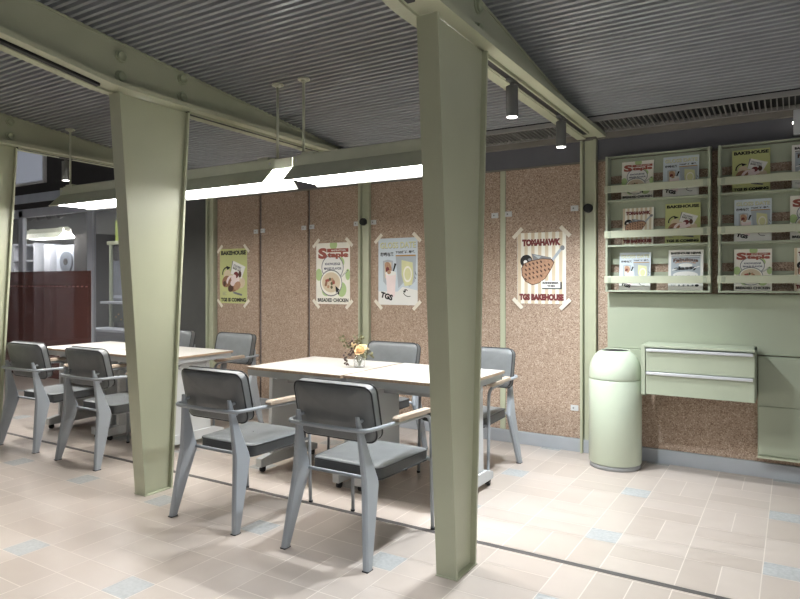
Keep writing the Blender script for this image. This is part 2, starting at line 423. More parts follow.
# ------------------------------------------------------------------ room shell
def zc(y): return 2.70 - .115 * (y - 3.2)          # underside of the sloping corrugated ceiling
XL, XR, YF, YB = -14.8, 2.6, -3.0, 7.2
WALL = 5.11

# floor: square bays of 5 x 5 modules, one inset tile in each, four 2x3 blocks of tiles pinwheeling round it
b = MB()
b.add([(XL, YF, -.0012), (XR, YF, -.0012), (XR, YB, -.0012), (XL, YB, -.0012), (XL, YF, -.08), (XR, YF, -.08), (XR, YB, -.08), (XL, YB, -.08)],
      [(0, 1, 2, 3), (7, 6, 5, 4), (0, 4, 5, 1), (1, 5, 6, 2), (2, 6, 7, 3), (3, 7, 4, 0)], M['grout'])
tint = [.5] * 6
def tile(x0, y0, x1, y1, mat):
    g = .0024
    x0 += g; y0 += g; x1 -= g; y1 -= g
    x0 = max(x0, XL); x1 = min(x1, XR)
    if x1 <= x0 or y1 <= y0: return
    b.add([(x0, y0, 0), (x1, y0, 0), (x1, y1, 0), (x0, y1, 0)], [(0, 1, 2, 3)], mat)
    tint.append(random.random())
U = .1635; P5 = U * 5
def tiling(ylo, yhi, cy):
    def put(x0, y0, x1, y1, mat):
        y0 = max(y0, ylo); y1 = min(y1, yhi)
        if y1 - y0 > .012: tile(x0, y0, x1, y1, mat)
    for j in range(-9, 9):
        Y = cy + j * P5
        if Y + 3 * U < ylo or Y - 3 * U > yhi: continue
        for i in range(-18, 6):
            X = -.865 + i * P5
            x = X - 2.5 * U; y = Y - 2.5 * U
            put(X - U / 2, Y - U / 2, X + U / 2, Y + U / 2, M['insert'])
            for bx, by, w, h in ((0, 0, 3, 2), (3, 0, 2, 3), (2, 3, 3, 2), (0, 2, 2, 3)):
                for k in range(3):
                    if w == 3: put(x + (bx + k) * U, y + by * U, x + (bx + k + 1) * U, y + (by + 2) * U, M['tile'])
                    else: put(x + bx * U, y + (by + k) * U, x + (bx + 2) * U, y + (by + k + 1) * U, M['tile'])
tiling(YF, 3.02, 1.775); tiling(3.052, YB, 3.465)
fl = b.build('floor')
# recalc flips nothing visible; the tint is stored per face
at = fl.data.attributes.new('tint', 'FLOAT', 'FACE'); at.data.foreach_set('value', tint)
struct(fl)
b = MB(); b.box((XL, 3.02, -.01), (XR, 3.052, .0012), M['strip']); struct(b.build('trim_1'))

# corrugated ceiling
def corrugate(x0, x1, y0, y1):
    b = MB(); pitch = .047; r0 = []; r1 = []; r2 = []; r3 = []
    for i in range(int((y1 - y0) / pitch)):
        for f, d in ((0, 0), (.42, 0), (.56, .026), (.86, .026)):
            y = y0 + (i + f) * pitch; z = zc(y) + .002 + d
            r0.append((x0, y, z)); r1.append((x1, y, z)); r2.append((x1, y, zc(y) + .06)); r3.append((x0, y, zc(y) + .06))
    b.loft([r0, r1, r2, r3, r0], M['ceiling'], closed=False, cap=False)
    return b
struct(corrugate(-5.69, XR, YF, 4.70).build('ceiling'))

# rear wall: plaster behind everything, upper bulkhead, band and baseboard
b = MB(); b.box((-5.75, WALL, 0), (XR, WALL + .12, 2.75), M['wall_grey']); struct(b.build('wall_back'))
b = MB(); b.box((-5.75, 5.09, 2.30), (XR, WALL, 2.47), M['wall_grey']); struct(b.build('trim_2', bevel=.002))
b = MB(); b.box((-5.75, 5.05, 2.462), (XR, WALL, 2.505), M['band']); struct(b.build('trim_3', bevel=.003))
b = MB(); b.box((-5.75, 5.086, 2.285), (XR, WALL - .001, 2.303), M['band']); struct(b.build('trim_4', bevel=.002))
b = MB(); b.box((-5.75, 5.068, 0), (XR, WALL, .103), M['base']); struct(b.build('baseboard_back', bevel=.003))
b = MB(); b.box((XR, 3.4, 0), (XR + .12, WALL + .12, 2.75), M['wall_grey']); struct(b.build('wall_right'))
b = MB(); b.box((-7.2, YF - .12, 0), (XR, YF, 3.7), M['wall_grey']); struct(b.build('wall_front_light_block'))  # unseen wall added behind the camera to cut light from the front
b = MB(); b.box((-7.05, 5.10, 0), (-5.752, 5.22, 3.4), M['wall_dark']); struct(b.build('wall_left_of_cork'))
b = MB(); b.box((XL, 5.10, 2.42), (-7.052, 5.22, 3.6), M['room_dark']); struct(b.build('wall_upper_left'))
b = MB(); b.box((XL - .12, YF, 0), (XL, YB, 3.7), M['room_dark']); struct(b.build('wall_left'))
b = MB(); b.box((XL, YF, 3.62), (-5.70, 5.22, 3.7), M['room_dark']); struct(b.build('ceiling_left'))
b = MB(); b.box((XL, YB, 0), (-4.0, YB + .12, 2.9), M['wall_dark']); struct(b.build('wall_far'))
b = MB(); b.box((XL, 5.221, 2.75), (-4.0, YB, 2.83), M['screen']); struct(b.build('ceiling_far'))
b = MB(); b.box((-4.12, 5.232, 0), (-4.0, YB, 2.75), M['room_grey']); struct(b.build('wall_far_right'))

# air slot along the ceiling edge
t = thing('ceiling_vent', 'long black slotted air vent where the grey corrugated ceiling meets the rear wall', 'vent', (0, 0, 0))
b = MB(); b.prism_x([(4.705, 2.545), (5.10, 2.525), (5.10, 2.60), (4.705, 2.62)], -5.69, XR, M['vent']); b.build('backing', t)
b = MB(); b.prism_x([(4.70, 2.515), (4.73, 2.515), (4.73, 2.545), (4.70, 2.545)], -5.69, XR, M['slat']); b.prism_x([(5.02, 2.503), (5.05, 2.503), (5.05, 2.53), (5.02, 2.53)], -5.69, XR, M['slat']); b.build('frame', t)
b = MB(); x = -5.68
while x < XR:
    b.prism_x([(4.73, 2.522), (5.02, 2.508), (5.02, 2.530), (4.73, 2.545)], x, x + .007, M['slat']); x += .034
b.build('slats', t)

# ------------------------------------------------------------------ steel frame
XC = (-1.35, -3.49, -5.63)
clab = ['big green tapered steel column nearest the camera, right of the middle of the photo',
        'green tapered steel column standing between the two groups of tables',
        'green tapered steel column cut off by the left edge of the photo']
for x, lab in zip(XC, clab):
    t = thing('steel_column', lab, 'column', (x + {-3.49: -.032, -5.63: -.045}.get(x, .004), 2.65, 0), 0, 'tapered green columns'); o = 2.65; w = .0525
    b = MB(); b.prism_x([(2.586 - o, .004), (2.602 - o, .004), (2.420 - o, 2.496), (2.404 - o, 2.496)], -w, w, M['green']); b.build('flange', t, .002)
    b = MB(); b.prism_x([(2.778 - o, .004), (2.794 - o, .004), (2.934 - o, 2.487), (2.918 - o, 2.487)], -w, w, M['green']); b.build('flange', t, .002)
    b = MB(); b.prism_x([(2.600 - o, .004), (2.780 - o, .004), (2.920 - o, 2.488), (2.418 - o, 2.494)], .012, .026, M['green']); b.build('web', t)
    b = MB(); b.box((-.056, 2.582 - o, 0), (.056, 2.798 - o, .006), M['green']); b.build('base_plate', t, .002)

def path_strip(b, pts, x0, x1, t, mat):
    """plate following (y, z) points, thickness t upward"""
    up = [(y, z + t) for y, z in pts]
    b.prism_x(pts + up[::-1], x0, x1, mat)
blab = ['dark green haunched roof beam over the nearest column on the right',
        'dark green haunched roof beam over the middle column crossing the upper left of the photo',
        'green roof beam furthest left, above the column at the photo edge']
bot = [(YF, 2.497 + .15 * 5.33), (2.30, 2.501), (2.37, 2.497), (2.95, 2.487), (5.035, 2.466)]
for x, lab in zip(XC, blab):
    t = thing('roof_beam', lab, 'beam', (x, 0, 0), 0, 'green roof beams')
    b = MB(); b.prism_x([(y, z + .022) for y, z in bot] + [(5.035, zc(5.035) + .012), (YF, zc(YF) - .008)], -.03, .03, M['green']); b.build('web', t)
    b = MB(); path_strip(b, [(y, z + .012) for y, z in bot], -.108, .108, .012, M['green'])
    for s in (-1, 1): path_strip(b, bot, s * .078 - .032, s * .078 + .032, .030, M['green'])
    b.build('lower_flange', t)
    b = MB(); b.prism_x([(YF, zc(YF) - .014), (4.69, zc(4.69) - .014), (4.69, zc(4.69) - .001), (YF, zc(YF) - .001)], -.036, .036, M['green']); b.build('upper_flange', t)
    for y, zz in ((2.405, (2.583, 2.703)), (2.86, (2.572, 2.69))):
        for z in zz:
            b = MB(); b.cyl((.029, y, z), (.040, y, z), .038, M['bolt'], n=28)
            rg = [[Vector((xx, y + rr * math.cos(2 * PI * q / 28), z + rr * math.sin(2 * PI * q / 28))) for q in range(28)] for xx, rr in ((.040, .031), (.052, .029), (.054, .026), (.052, .022), (.044, .020))]
            b.loft(rg, M['bolt'], smooth=True); b.build('bolt', t)
    b = MB()
    tr = [(2.93, 2.487 - .001), (4.86, 2.468)]
    path_strip(b, [(y, z - .006) for y, z in tr], -.018, .018, .016, M['black'])
    path_strip(b, [(YF + .2, 2.497 + .15 * 5.13 - .006), (2.28, 2.504 - .006)], -.018, .018, .016, M['black'])
    for s in (-1, 1):
        path_strip(b, [(y, z - .008) for y, z in tr], s * .024 - .005, s * .024 + .005, .02, M['green'])
    b.build('light_track', t)

# spotlights hanging from the tracks
def spot(x, y, ztop, label, power=60, ang=80, aim=(0, 0)):
    t = thing('track_spotlight', label, 'spotlight', (x, y, ztop), 0, 'track spotlights')
    b = MB(); b.box((-.016, -.055, -.030), (.016, .055, 0), M['spot']); b.cyl((0, 0, -.05), (0, 0, -.03), .013, M['spot']); b.build('track_adapter', t, .003)
    b = MB(); b.cyl((0, 0, -.222), (0, 0, -.05), .034, M['spot'], n=28); b.build('housing', t, .003)
    b = MB(); b.cyl((0, 0, -.2235), (0, 0, -.2222), .029, M['lens'], n=28); b.build('lens', t)
    l = bpy.data.lights.new('spot_beam', 'SPOT'); l.energy = power; l.spot_size = math.radians(ang); l.spot_blend = .9; l.shadow_soft_size = .03; l.color = (.89, .95, 1) if x > -2 else (1, .975, .94)
    o = bpy.data.objects.new('spot_beam', l); C.objects.link(o); o.parent = t; o.location = (0, 0, -.226)
    o.rotation_euler = (aim[1], aim[0], 0)
    return t
SP = 2.2
spot(-1.35, 3.387, 2.492, 'grey cylinder spotlight on the right-hand beam, nearest the big column', 100 * SP, 125)
spot(-1.35, 4.27, 2.483, 'grey cylinder spotlight on the right-hand beam, nearer the wall post', 92 * SP, 125)
spot(-5.63, 3.36, 2.492, 'grey cylinder spotlight on the far left beam, seen above the end of the lamp', 60 * SP)
for i, (x, y, p, wd) in enumerate(((-1.35, 1.25, 112, 'right-hand'), (-3.49, 1.35, 92, 'middle'), (-5.63, 1.3, 84, 'left-hand'), (-3.49, -.6, 20, 'middle'), (-1.35, -.6, 20, 'right-hand'))):  # unseen spotlights added to brighten the front of the floor
    spot(x, y, 2.497 + .15 * (2.33 - y) - .004, 'unseen grey spotlight added on the %s beam %s' % (wd, 'in front of its column' if y > 0 else 'behind the camera'), p * SP)

# ------------------------------------------------------------------ pendant lamps
def lamp(x0, x1, yc, label, zb=0., group='green trough pendant lamps', cap=True):
    t = thing('pendant_lamp', label, 'lamp', ((x0 + x1) / 2, yc, 2.0 + zb), 0, group); h = (x1 - x0) / 2
    prof = [(-.18, 0), (-.075, .105), (-.075, .168), (.075, .168), (.075, .105), (.18, 0)]
    def shell(e, mat, b):
        ins = [(y * (1 - e), z - e * .05) for y, z in prof]
        b.loft([[(-h, y, z) for y, z in ins], [(h, y, z) for y, z in ins]], mat, closed=False, cap=False)
    b = MB()
    inner = [(-.174, 0), (-.070, .102), (-.070, .163), (.070, .163), (.070, .102), (.174, 0)]
    b.prism_x(prof + inner[::-1], -h, h, M['lamp_out']); b.build('shade', t)
    b = MB(); i2 = [(y * .992, z - .002) for y, z in inner]; i1 = [(y, z - .0004) for y, z in inner]
    b.prism_x(i1 + i2[::-1], -h + .002, h - .002, M['lamp_in']); b.build('reflector', t)
    b = MB(); b.box((-h + .02, -.155, .012), (h - .02, .155, .02), M['diffuser']); b.build('diffuser', t)
    b = MB(); b.box((-h + .01, -.052, .168), (h - .01, .052, .182), M['lamp_out'])
    for s in (-1, 1): b.box((s * (h - .11) - .05, -.062, .168), (s * (h - .11) + .05, .062, .192), M['lamp_out'])
    b.build('spine', t, .003)
    zt = zc(yc) - 2.0 - zb + .004
    for s in (-1, 1):
        xr = s * (h - .03)
        b = MB(); b.cyl((xr, 0, .168), (xr, 0, zt), .009, M['lamp_out'], n=12); b.cyl((xr, 0, zt - .012), (xr, 0, zt), .040, M['lamp_out'], n=24)
        b.cyl((xr, 0, zt - .024), (xr, 0, zt - .012), .018, M['lamp_out'], n=20); b.build('suspension_rod', t)
        b = MB(); b.box((s * h - .004, -.06, .112), (s * h + .004, .06, .166), M['lamp_out']); b.cyl((s * (h - .03), -.075, .14), (s * (h - .03), -.081, .14), .007, M['chrome'], n=12); b.build('end_plate', t)
    return t
L1 = lamp(-5.46, -4.30, 3.28, 'green trough pendant lamp furthest left, over the far tables')
L2 = lamp(-4.13, -2.97, 3.28, 'lit green trough pendant lamp just right of the middle column')
L3 = lamp(-2.80, -1.66, 3.28, 'lit green trough pendant lamp whose right end passes behind the nearest column')
for t, s in ((L2, 1), (L1, 1)):
    b = MB(); b.box((.583, -.079, .098), (.745, .079, .166), M['lamp_out']); b.build('joining_bracket', t, .002)
lamp(-8.02, -6.86, 3.28, 'unseen green trough pendant lamp added for light beyond the left photo edge, next in the row')  # extra lamp out of view, added to light the left side
lamp(.36, 1.56, 1.55, 'unseen green trough pendant lamp added for light in the right-hand bay beyond the photo edge', .06)  # extra lamp out of view, added to give light from the right
for k, x in enumerate((-12.6, -10.6, -8.6)):  # hidden lights added to brighten the room behind the glass
    t = thing('added_ceiling_light', 'unseen square light added to brighten the room behind the glass partition, %s' % ('left one', 'middle one', 'right one')[k], 'light', (x, 6.0, 2.735), 0, 'unseen lights added behind the glass')
    b = MB(); b.box((-.32, -.32, 0), (.32, .32, .014), M['frame']); b.build('frame', t)
    b = MB(); b.box((-.29, -.29, -.004), (.29, .29, .0), M['added_panel_light']); b.build('diffuser', t)

# ------------------------------------------------------------------ cork wall
def clip(parent, x, z):
    b = MB(); b.box((x - .03, -.008, z - .022), (x + .03, 0, z + .022), M['white_metal']); b.cyl((x - .008, -.010, z), (x - .008, -.008, z), .007, M['inkgrey'], n=10); b.build('panel_clip', parent, .002)
CY = 5.08
def cork(x0, x1, label, clips=(), z0=.105, z1=2.287, dy=0.):
    t = thing('cork_panel', label, 'wall panel', ((x0 + x1) / 2, CY, z0), 0, 'cork wall panels'); h = (x1 - x0) / 2
    b = MB(); b.box((-h, dy, 0), (h, WALL - CY - .0005, z1 - z0), M['cork']); b.build('cork_sheet', t, .003)
    for cx, cz in clips: clip(t, cx - (x0 + x1) / 2, cz - z0)
    return t
cork(-5.555, -4.920, 'tall cork wall panel carrying the yellow-green poster', [(-4.955, 1.895)])
cork(-4.887, -4.246, 'bare tall cork wall panel between the yellow-green and the red-lettered posters', [(-4.855, 1.90), (-4.285, 1.905)], dy=.006)
cork(-4.212, -3.580, 'tall cork wall panel carrying the white poster with red lettering', [(-4.18, 1.91), (-3.625, 1.915)])
cork(-3.458, -2.800, 'tall cork wall panel carrying the pale blue-white poster', [(-3.425, 1.92), (-2.84, 1.92)])
cork(-2.768, -2.136, 'cork wall panel half hidden behind the nearest column', [(-2.755, 1.90), (-2.178, 1.915)], dy=.004)
cork(-2.082, -1.446, 'tall cork wall panel carrying the striped steak poster', [(-2.055, 1.92), (-1.495, 1.935), (-1.495, .345)])
cork(-1.312, XR - .01, 'dark cork wall panel behind the magazine racks and drawers')
b = MB(); b.box((-2.132, 5.083, .105), (-2.086, WALL - .0005, 2.287), M['green']); tag(b.build('joint_strip'), 'slim green strip between the half-hidden cork panel and the steak poster panel', 'strip')

plab = {-5.64: 'green channel post at the left end of the cork wall', -3.52: 'green channel post on the cork wall behind the vase of flowers', -1.38: 'green channel post between the cork wall and the magazine racks'}
for x, lab in plab.items():
    t = thing('wall_post', lab, 'post', (x, 5.06, 0), 0, 'green wall posts'); w = .062
    b = MB(); b.box((-.034, .012, .0), (.034, WALL - 5.061, 2.46), M['green']); b.build('web', t)
    for s in (-1, 1):
        b = MB(); b.box((s * .052 - .010, -.02, 0), (s * .052 + .010, WALL - 5.061, 2.46), M['green']); b.build('flange', t, .003)
    if x > -5:
        b = MB(); b.cyl((.004, .012, 1.925), (.004, -.012, 1.925), .024, M['rubber'], n=20); b.cyl((.004, -.012, 1.925), (.004, -.045, 1.925), .036, M['black'], .034, n=28); b.build('knob', t, .003)

def poster(x, z, W, H, art, label):
    b = MB(); b.box((-W / 2, -.0016, 0), (W / 2, 0, H), M['white'])
    art(Art(b, W, H, -.0016, .00006))
    o = b.build('poster', loc=(x, CY - .001, z)); tag(o, label, 'poster', 'posters on the cork wall')
    for sx in (-1, 1):
        for zz in (0, H):
            sg = sx * (1 if zz else -1)
            T = Matrix.Translation((sx * (W / 2 - .004), -.0075, zz)) @ Matrix.Rotation(math.radians(45 * sg), 4, 'Y')
            m = MB(); m.box((-.056, -.001, -.016), (.056, .0005, .016), M['ivory'], T); m.build('tape_strip', o)
poster(-5.297, 1.115, .42, .605, art_bakehouse, 'yellow-green bakery poster with burgers, leftmost on the cork wall')
poster(-3.914, 1.130, .42, .610, art_staple, 'white poster with big red lettering and a bowl, green dots')
poster(-3.155, 1.135, .43, .625, art_gloss, 'pale blue-white poster with a cup and food tray, between post and nearest column')
poster(-1.770, 1.170, .41, .585, art_tomahawk, 'cream and tan striped poster with a grilled steak')

# ------------------------------------------------------------------ magazine racks
RY = 5.076
def rack(x0, x1, label):
    t = thing('magazine_rack', label, 'rack', ((x0 + x1) / 2, RY, 1.272), 0, 'green wall magazine racks'); h = (x1 - x0) / 2
    Ht = 1.025; D = .115
    for s in (-1, 1):
        b = MB(); b.box((s * h - .008, -D, 0), (s * h + .008, 0, Ht), M['green_board']); b.build('side_panel', t, .002)
    for k in range(3):
        z = k * .340
        b = MB(); b.box((-h + .008, -D + .004, z), (h - .008, -.002, z + .014), M['green_board']); b.build('shelf', t, .002)
        b = MB(); b.box((-h + .008, -.012, z + .21), (h - .008, -.002, z + .345 - (.008 if k == 2 else .006)), M['green_board']); b.build('back_panel', t)
        b = MB(); b.box((-h + .008, -.012, z + .09), (h - .008, -.002, z + .15), M['green_board']); b.build('back_slat', t)
        b = MB(); b.box((-h - .012, -D - .016, z + .066), (h + .012, -D - .002, z + .120), M['green_rail'])
        for s in (-1, 1): b.box((s * (h - .025) - .013, -D - .019, z + .072), (s * (h - .025) + .013, -D - .014, z + .114), M['green_board'])
        b.build('rail', t, .003)
    b = MB(); b.box((-h - .008, -.05, Ht), (h + .008, 0, Ht + .010), M['green_board']); b.build('top_edge', t)
    return t
rack(-1.218, -.512, 'green three-tier wall magazine rack nearest the post, with six magazines')
rack(-.448, .262, 'green three-tier wall magazine rack further right, cut by the photo edge')
rx = {}
def mag(u_x, k, W, art, label, H=.30):
    b = MB(); b.box((-W / 2, -.004, 0), (W / 2, .004, H), M['white']); art(Art(b, W, H, -.004, .00012))
    o = b.build('magazine', loc=(u_x, RY - .060, 1.272 + k * .340 + .0145)); o.rotation_euler = (-.12, 0, 0)
    tag(o, label, 'magazine', 'magazines in the wall racks')
mag(-1.007, 2, 0.228, art_staple, 'red-lettered white magazine on the top tier of the rack by the post', 0.292)
mag(-0.706, 2, 0.242, art_gloss, 'pale blue magazine on the top tier of the rack by the post', 0.3)
mag(-1.004, 1, 0.222, art_tomahawk, 'striped steak magazine on the middle tier of the rack by the post', 0.280)
mag(-0.694, 1, 0.236, art_bakehouse, 'yellow-green magazine on the middle tier of the rack by the post', 0.295)
mag(-1.026, 0, 0.225, art_gloss, 'pale blue magazine on the bottom tier of the rack by the post', 0.285)
mag(-0.674, 0, 0.232, art_news, 'white newspaper-style magazine on the bottom tier of the rack by the post', 0.295)
mag(-0.258, 2, 0.23, art_bakehouse, 'yellow-green magazine on the top tier of the rack cut by the photo edge', 0.3)
mag(0.098, 2, 0.232, art_news, 'white newspaper-style magazine on the top tier at the right photo edge', 0.3)
mag(-0.248, 1, 0.226, art_gloss, 'pale blue magazine on the middle tier of the rack cut by the photo edge', 0.295)
mag(0.088, 1, 0.232, art_staple, 'red-lettered magazine on the middle tier at the right photo edge', 0.3)
mag(-0.248, 0, 0.228, art_staple, 'red-lettered white magazine on the bottom tier of the rack cut by the photo edge', 0.29)
mag(0.112, 0, 0.232, art_tomahawk, 'striped steak magazine on the bottom tier at the right photo edge', 0.29)

# board under the racks, drawers, cupboard
b = MB(); b.box((-1.232, 5.050, .845), (2.2, 5.0785, 1.262), M['green_board']); tag(b.build('backboard', bevel=.002), 'wide green board on the wall below the magazine racks', 'board')
b = MB(); b.box((-1.243, 5.030, .50), (-.945, 5.0785, .842), M['green_board']); tag(b.build('side_board', bevel=.002), 'small green board behind the bin, left of the drawers', 'board')
t = thing('drawer_cabinet', 'green wall-hung cabinet with two drawers and silver handles', 'cabinet', (-.573, 4.75, .555))
b = MB(); w = .352
b.box((-w, 0, 0), (-w + .026, 0.280, .350), M['green_board']); b.box((w - .012, .034, 0), (w, 0.280, .350), M['green_board'])
b.box((-w + .0262, .002, .332), (w, 0.280, .350), M['green_board']); b.box((-w + .026, .03, 0), (w - .012, 0.280, .014), M['green_board']); b.box((-w + .026, .31, .014), (w - .012, 0.280, .332), M['green_board'])
b.build('carcass', t, .002)
for z0, z1 in ((.004, .152), (.166, .314)):
    b = MB(); b.box((-w + .031, .000, z0), (w - .002, .030, z1), M['green_board']); d = b.build('drawer', t, .002)
    b = MB(); b.box((-w + .033, -.014, z1 - .010), (w - .010, .008, z1 + .010), M['chrome']); b.build('handle', d, .005, 3)
t = thing('wall_cupboard', 'low green wall cupboard at the right photo edge beside the drawers', 'cupboard', (.45, 5.0785, .148)); w = .668
b = MB(); b.box((-w, -.055, .0), (w, 0, .690), M['green_board']); b.build('carcass', t, .002)
for z0, z1 in ((.020, .352), (.356, .676)):
    b = MB(); b.box((-w + .004, -.064, z0), (w - .004, -.055, z1), M['green_board']); b.build('door', t, .002)
b = MB(); b.box((-w, -.085, .0), (w, -.055, .012), M['green_rail']); b.build('lower_lip', t, .002)
# emergency light
t = thing('emergency_light', 'light grey emergency light box high on the wall at the right photo edge', 'light', (.13, 5.05, 2.33))
b = MB(); b.box((-.14, -.02, 0), (.14, .04, .17), M['white_metal']); b.build('housing', t, .008, 3)
b = MB(); b.cyl((-.145, 0, .085), (-.139, 0, .085), .008, M['bulb'], n=12); b.build('indicator', t)

# litter bin
t = thing('litter_bin', 'pale green domed litter bin standing against the wall below the racks', 'bin', (-1.126, 4.84, 0))
b = MB(); b.lathe([(.0, .0), (.178, .0), (.178, .035), (.0, .035)], (0, 0, 0), M['apron'], 48); b.build('base_ring', t)
b = MB(); b.lathe([(.0, .035), (.182, .035), (.186, .040), (.186, .636), (.184, .640), (.0, .640)], (0, 0, 0), M['green_can'], 56); b.build('body', t)
prof = [(.0, .643), (.184, .643), (.186, .647)]
for i in range(13):
    a = i / 12 * math.radians(72); prof.append((.075 + .111 * math.cos(a), .665 + .185 * math.sin(a)))
prof += [(.100, .848), (.096, .842), (.094, .80), (.0, .80)]
b = MB(); b.lathe(prof, (0, 0, 0), M['green_can'], 56); dm = b.build('dome_lid', t)
b = MB(); b.lathe([(.0, .801), (.092, .801), (.0925, .846), (.0, .849)], (0, 0, 0), M['black'], 40); b.build('opening', t)

# ------------------------------------------------------------------ chairs
def rrect(w, h, r, n=5):
    P = []
    for cx, cy, a0 in ((w / 2 - r, h / 2 - r, 0), (-w / 2 + r, h / 2 - r, 90), (-w / 2 + r, -h / 2 + r, 180), (w / 2 - r, -h / 2 + r, 270)):
        for i in range(n + 1):
            a = math.radians(a0 + 90 * i / n); P.append((cx + r * math.cos(a), cy + r * math.sin(a)))
    return P
def pad(w, h, t, r, fn, mats, edge=.012, taper=0.):
    """upholstered slab: outline in (u, v), thickness along n; fn maps (u, v, n) to 3-D"""
    out = rrect(w, h, r); b = MB(); rings = []
    def ring(sc, n):
        return [Vector(fn(u * sc * (1 + taper * v / h), v * sc, n)) for u, v in out]
    def ins(d): return 1 - 2 * d / min(w, h)
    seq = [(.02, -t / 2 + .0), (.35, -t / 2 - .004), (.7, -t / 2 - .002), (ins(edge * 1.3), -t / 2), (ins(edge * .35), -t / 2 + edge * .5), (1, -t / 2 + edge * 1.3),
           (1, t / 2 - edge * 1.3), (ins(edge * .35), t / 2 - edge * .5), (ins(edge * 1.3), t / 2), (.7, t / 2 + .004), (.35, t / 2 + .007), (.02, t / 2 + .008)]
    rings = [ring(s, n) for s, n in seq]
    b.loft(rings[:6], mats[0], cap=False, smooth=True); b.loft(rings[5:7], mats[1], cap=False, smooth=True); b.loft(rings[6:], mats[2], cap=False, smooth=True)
    e = [ring(1.0, t / 2 - edge * .9), ring(1.0, -t / 2 + edge * .9)]
    return b, e
def chair(loc, rz, label):
    t = thing('dining_chair', label, 'chair', loc, rz, 'grey upholstered armchairs')
    # seat: rear edge y .15, front y .59; widens to the front
    fs = lambda u, v, n: (u * (1 + .12 * v / .44), .385 + v, .403 + n + .006 * (v / .44) - .006 * (1 - (2 * u / .46) ** 2))
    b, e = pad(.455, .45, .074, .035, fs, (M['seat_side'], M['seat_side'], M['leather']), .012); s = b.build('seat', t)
    m = MB(); m.tube(e[0], .0042, M['piping'], 8, True); m.tube(e[1], .0042, M['piping'], 8, True); m.build('piping', s)
    ta = math.radians(13)
    def fb(u, v, n):
        y = .098 + n - .026 * (1 - (u / .24) ** 2)   # hollow towards the sitter
        return (u, y * 1.0 - v * math.sin(ta), .712 + v * math.cos(ta) + n * math.sin(ta))
    b, e = pad(.478, .285, .072, .045, fb, (M['leather'], M['leather'], M['leather']), .014, .0); k = b.build('backrest', t)
    m = MB(); m.tube(e[0], .0042, M['piping'], 8, True); m.tube(e[1], .0042, M['piping'], 8, True); m.build('piping', k)
    # rear blade legs
    for sx in (-1, 1):
        b = MB(); rings = []
        for z, yr, yf, x in ((.004, -.024, .022, .252), (.19, -.004, .078, .2335), (.37, .018, .134, .215), (.40, .020, .128, .2125), (.55, .014, .074, .197), (.705, .004, .026, .181)):
            hw = .0175 if z < .5 else .0145; hw = hw - .004 * (z > .64)
            X = sx * x
            rings.append([(X - hw, yr + .007, z), (X - hw * .5, yr, z), (X + hw * .5, yr, z), (X + hw, yr + .007, z), (X + hw, yf - .012, z), (X + hw * .35, yf, z), (X - hw * .35, yf, z), (X - hw, yf - .012, z)])
        b.loft(rings, M['metal']); lg = b.build('leg', t, .002)
        b = MB(); b.box((sx * .252 - .016, -.026, 0), (sx * .252 + .016, .020, .005), M['rubber']); b.build('rubber_foot', lg)
        b = MB(); b.cyl((sx * .182, .01, .675), (sx * .182, .078, .684), .008, M['metal'], n=10); b.cyl((sx * .186, .02, .615), (sx * .186, .088, .624), .008, M['metal'], n=10); b.build('back_bolt', t)
    # one bent tube: front leg, arm, round the back, arm, front leg
    pts = []
    def half(s):
        P = [(s * .266, .600, .006), (s * .265, .592, .30), (s * .264, .588, .54), (s * .263, .580, .592), (s * .263, .560, .620), (s * .262, .525, .633), (s * .255, .30, .640), (s * .246, .09, .645)]
        for i in range(1, 6):
            a = math.radians(90 * i / 5); P.append((s * (.186 + .06 * math.cos(a)), .05 - .058 * math.sin(a), .646))
        return P
    R = half(1); Lh = half(-1)
    b = MB(); b.tube(R + [(.1, -.012, .646), (0, -.014, .646), (-.1, -.012, .646)] + Lh[::-1], .0105, M['metal'], 12); f = b.build('arm_tube', t)
    for s in (-1, 1):
        b = MB(); b.cyl((s * .268, .600, 0), (s * .268, .600, .012), .013, M['rubber'], n=12); b.build('rubber_foot', f)
        b = MB(); b.prism_x([(.235, .650), (.555, .643), (.572, .650), (.572, .664), (.562, .669), (.245, .675), (.232, .665)], s * .259 - .022, s * .259 + .022, M['wood']); b.build('armrest', t, .005, 3)
    b = MB()
    for s in (-1, 1): b.tube([(s * .17, .19, .362), (s * .19, .40, .362), (s * .20, .57, .362)], .009, M['metal'], 8)
    b.tube([(-.205, .12, .385), (.205, .12, .385)], .010, M['metal'], 8); b.tube([(-.264, .588, .385), (.264, .588, .385)], .010, M['metal'], 8)
    b.build('seat_frame', t)
    return t
ch = chair((-2.792, 2.455, 0), 0, 'grey armchair seen from behind at the flower table, beside the middle column')
dup(ch, (-1.945, 2.462, 0), 0, 'grey armchair seen from behind, closest to the camera, touching the view of the big column')
dup(ch, (-4.505, 2.775, 0), math.radians(-1), 'grey armchair seen from behind just left of the middle column')
dup(ch, (-5.35, 2.79, 0), math.radians(2), 'grey armchair seen from behind at the far left edge of the photo')
dup(ch, (-2.000, 4.53, 0), PI, 'grey armchair on the wall side, right of the nearest column')
dup(ch, (-2.800, 4.52, 0), PI, 'grey armchair on the wall side, just right of the vase of flowers')
dup(ch, (-4.600, 4.52, 0), PI, 'grey armchair facing the camera between the two groups of tables')
dup(ch, (-5.445, 4.52, 0), PI, 'grey armchair on the wall side mostly hidden by the middle column')

